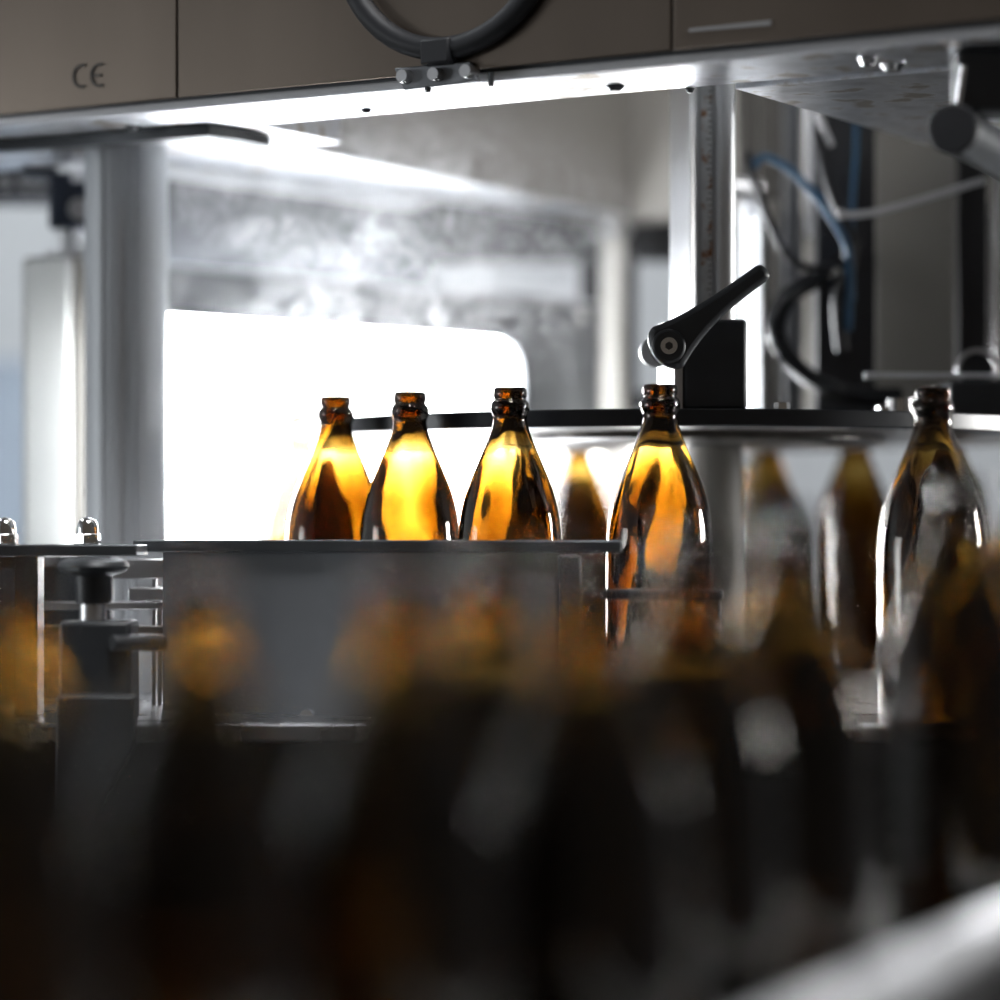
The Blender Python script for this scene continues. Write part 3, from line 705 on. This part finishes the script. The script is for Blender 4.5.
# ------------------------------------------------------------------ steam
def steam_mat():
    m, n, out = nt('steam_volume')
    tc = n.nodes.new('ShaderNodeTexCoord')
    def node(t, **kw):
        q = n.nodes.new(t)
        for k, v in kw.items(): setattr(q, k, v)
        return q
    def math_(op, a, b):
        q = node('ShaderNodeMath', operation=op)
        for i, v in enumerate((a, b)):
            if isinstance(v, (int, float)): q.inputs[i].default_value = v
            else: n.links.new(v, q.inputs[i])
        return q.outputs[0]
    def noise(scale, detail, dist, lo, hi, off):
        mp = node('ShaderNodeMapping'); mp.inputs['Location'].default_value = off
        n.links.new(tc.outputs['Object'], mp.inputs[0])
        q = node('ShaderNodeTexNoise'); q.inputs['Scale'].default_value = scale; q.inputs['Detail'].default_value = detail
        q.inputs['Roughness'].default_value = .6; q.inputs['Distortion'].default_value = dist
        n.links.new(mp.outputs[0], q.inputs['Vector'])
        r = node('ShaderNodeMapRange'); r.inputs[1].default_value = lo; r.inputs[2].default_value = hi
        n.links.new(q.outputs[0], r.inputs[0]); return r.outputs[0]
    def lobe(c, rad, inner):
        mp = node('ShaderNodeMapping'); mp.inputs['Scale'].default_value = [1 / r for r in rad]; mp.inputs['Location'].default_value = [-a / r for a, r in zip(c, rad)]
        n.links.new(tc.outputs['Object'], mp.inputs[0])
        ln = node('ShaderNodeVectorMath', operation='LENGTH'); n.links.new(mp.outputs[0], ln.inputs[0])
        r = node('ShaderNodeMapRange'); r.interpolation_type = 'SMOOTHSTEP'
        for k, v in enumerate((inner, 1.0, 1.0, 0.0)): r.inputs[1 + k].default_value = v
        n.links.new(ln.outputs['Value'], r.inputs[0]); return r.outputs[0]
    big = noise(8, 2, .8, .36, .62, (3, 1, 2)); fine = noise(30, 6, 2.4, .47, .74, (0, 0, 0))
    wisps = math_('MULTIPLY', math_('ADD', math_('MULTIPLY', big, fine), math_('MULTIPLY', fine, .05)), lobe((-.10, -.09, .225), (.27, .085, .17), .25))
    glare_veil = math_('MULTIPLY', math_('ADD', .45, math_('MULTIPLY', fine, .6)), lobe((-.165, -.08, .05), (.115, .09, .19), .15))  # added haze lobe standing in for lens glare at the pane
    d = math_('ADD', math_('MULTIPLY', wisps, STEAM), math_('MULTIPLY', glare_veil, GLARE_VEIL))
    v = node('ShaderNodeVolumeScatter'); v.inputs['Color'].default_value = (.97, .98, 1, 1); v.inputs['Anisotropy'].default_value = .35
    n.links.new(d, v.inputs['Density']); n.links.new(v.outputs[0], out.inputs[1])
    return m
STEAM = 20.0; GLARE_VEIL = 3.0
st = obj('steam_cloud', MB().box(-.262, .22, 2.325, 2.50, H + .005, H + .42), steam_mat(), origin=(0, 2.5, H))
setp(st, 'white steam drifting under the hood, with added glare haze before the bright pane', 'steam', None, 'stuff')

# ------------------------------------------------------------------ light
def lamp(name, loc, target, sx, sy, energy, col=(1, 1, 1)):
    l = bpy.data.lights.new(name, 'AREA'); l.shape = 'RECTANGLE'; l.size = sx; l.size_y = sy; l.energy = energy; l.color = col
    o = bpy.data.objects.new(name, l); COL.objects.link(o); o.location = loc
    o.rotation_euler = (Vector(target) - Vector(loc)).to_track_quat('-Z', 'Y').to_euler(); return o
lamp('unseen_hall_light', (.4, 4.9, 3.9), (.4, 6.2, 1.3), 3.0, .5, 30, (.96, .98, 1))  # unseen light for the hall's back wall
lamp('unseen_hall_light', (-2.2, 3.6, 3.8), (-1.0, 3.6, 0), 1.6, .4, 60, (.92, .97, 1))  # unseen light for the left hall and the grey post
lamp('right_fill_light', (1.7, 2.5, H + .24), (.3, 1.97, H + .06), .3, .3, 1.9, (1, .99, .97)).data.spread = math.radians(39)  # low light added at the right for the rod and bottle streaks
lamp('unseen_hall_light', (-1.6, 3.2, H + 2.0), (.26, 1.42, H - .02), .7, .5, 4, (.95, .98, 1)).data.spread = math.radians(15)  # narrow beam added for streaks on the right foreground bottles
lamp('unseen_hall_light', (.25, 1.12, H + 2.2), (.25, 1.2, H), .9, .45, 46, (.97, .98, 1))  # overhead light added to brighten the guide tube
lamp('left_fill_light', (-3.2, 1.9, H + .15), (0, 2.25, H + .1), 1.0, .7, .55, (.93, .97, 1)).data.spread = math.radians(28)  # fill added from the left for the height column; no window here
w = bpy.data.worlds.new('hall_light'); SC.world = w; w.use_nodes = True
n = w.node_tree; n.nodes.clear()
o = n.nodes.new('ShaderNodeOutputWorld'); b = n.nodes.new('ShaderNodeBackground')
tc = n.nodes.new('ShaderNodeTexCoord'); sp = n.nodes.new('ShaderNodeSeparateXYZ'); n.links.new(tc.outputs['Generated'], sp.inputs[0])
cr = n.nodes.new('ShaderNodeValToRGB')
cr.color_ramp.elements[0].position = .1; cr.color_ramp.elements[0].color = (.062, .054, .046, 1)
cr.color_ramp.elements[1].position = .9; cr.color_ramp.elements[1].color = (.12, .125, .135, 1)
mr = n.nodes.new('ShaderNodeMapRange'); mr.inputs[1].default_value = -1; mr.inputs[2].default_value = 1
n.links.new(sp.outputs['Y'], mr.inputs[0]); n.links.new(mr.outputs[0], cr.inputs[0]); n.links.new(cr.outputs[0], b.inputs[0]); n.links.new(b.outputs[0], o.inputs[0])

# ------------------------------------------------------------------ camera
cam = bpy.data.cameras.new('camera'); co = bpy.data.objects.new('camera', cam); COL.objects.link(co)
co.location = (0, 0, H); co.rotation_euler = (PI / 2, 0, 0)
cam.sensor_width = 36; cam.sensor_fit = 'HORIZONTAL'; cam.lens = 36 * F / 1000; cam.shift_y = .045
cam.clip_start = .02; cam.clip_end = 50
cam.dof.use_dof = True; cam.dof.focus_distance = 2.13; cam.dof.aperture_fstop = cam.lens / 54.0; cam.dof.aperture_blades = 0
SC.camera = co
SC.view_settings.view_transform = 'Standard'; SC.view_settings.look = 'None'; SC.view_settings.gamma = 1; SC.view_settings.exposure = .2
SC.view_settings.use_curve_mapping = False
cy = SC.cycles
cy.max_bounces = 20; cy.transmission_bounces = 18; cy.glossy_bounces = 5; cy.diffuse_bounces = 3; cy.transparent_max_bounces = 12; cy.volume_bounces = 1
cy.use_denoising = True
cy.sample_clamp_indirect = 20; cy.volume_step_rate = .3; cy.volume_max_steps = 256
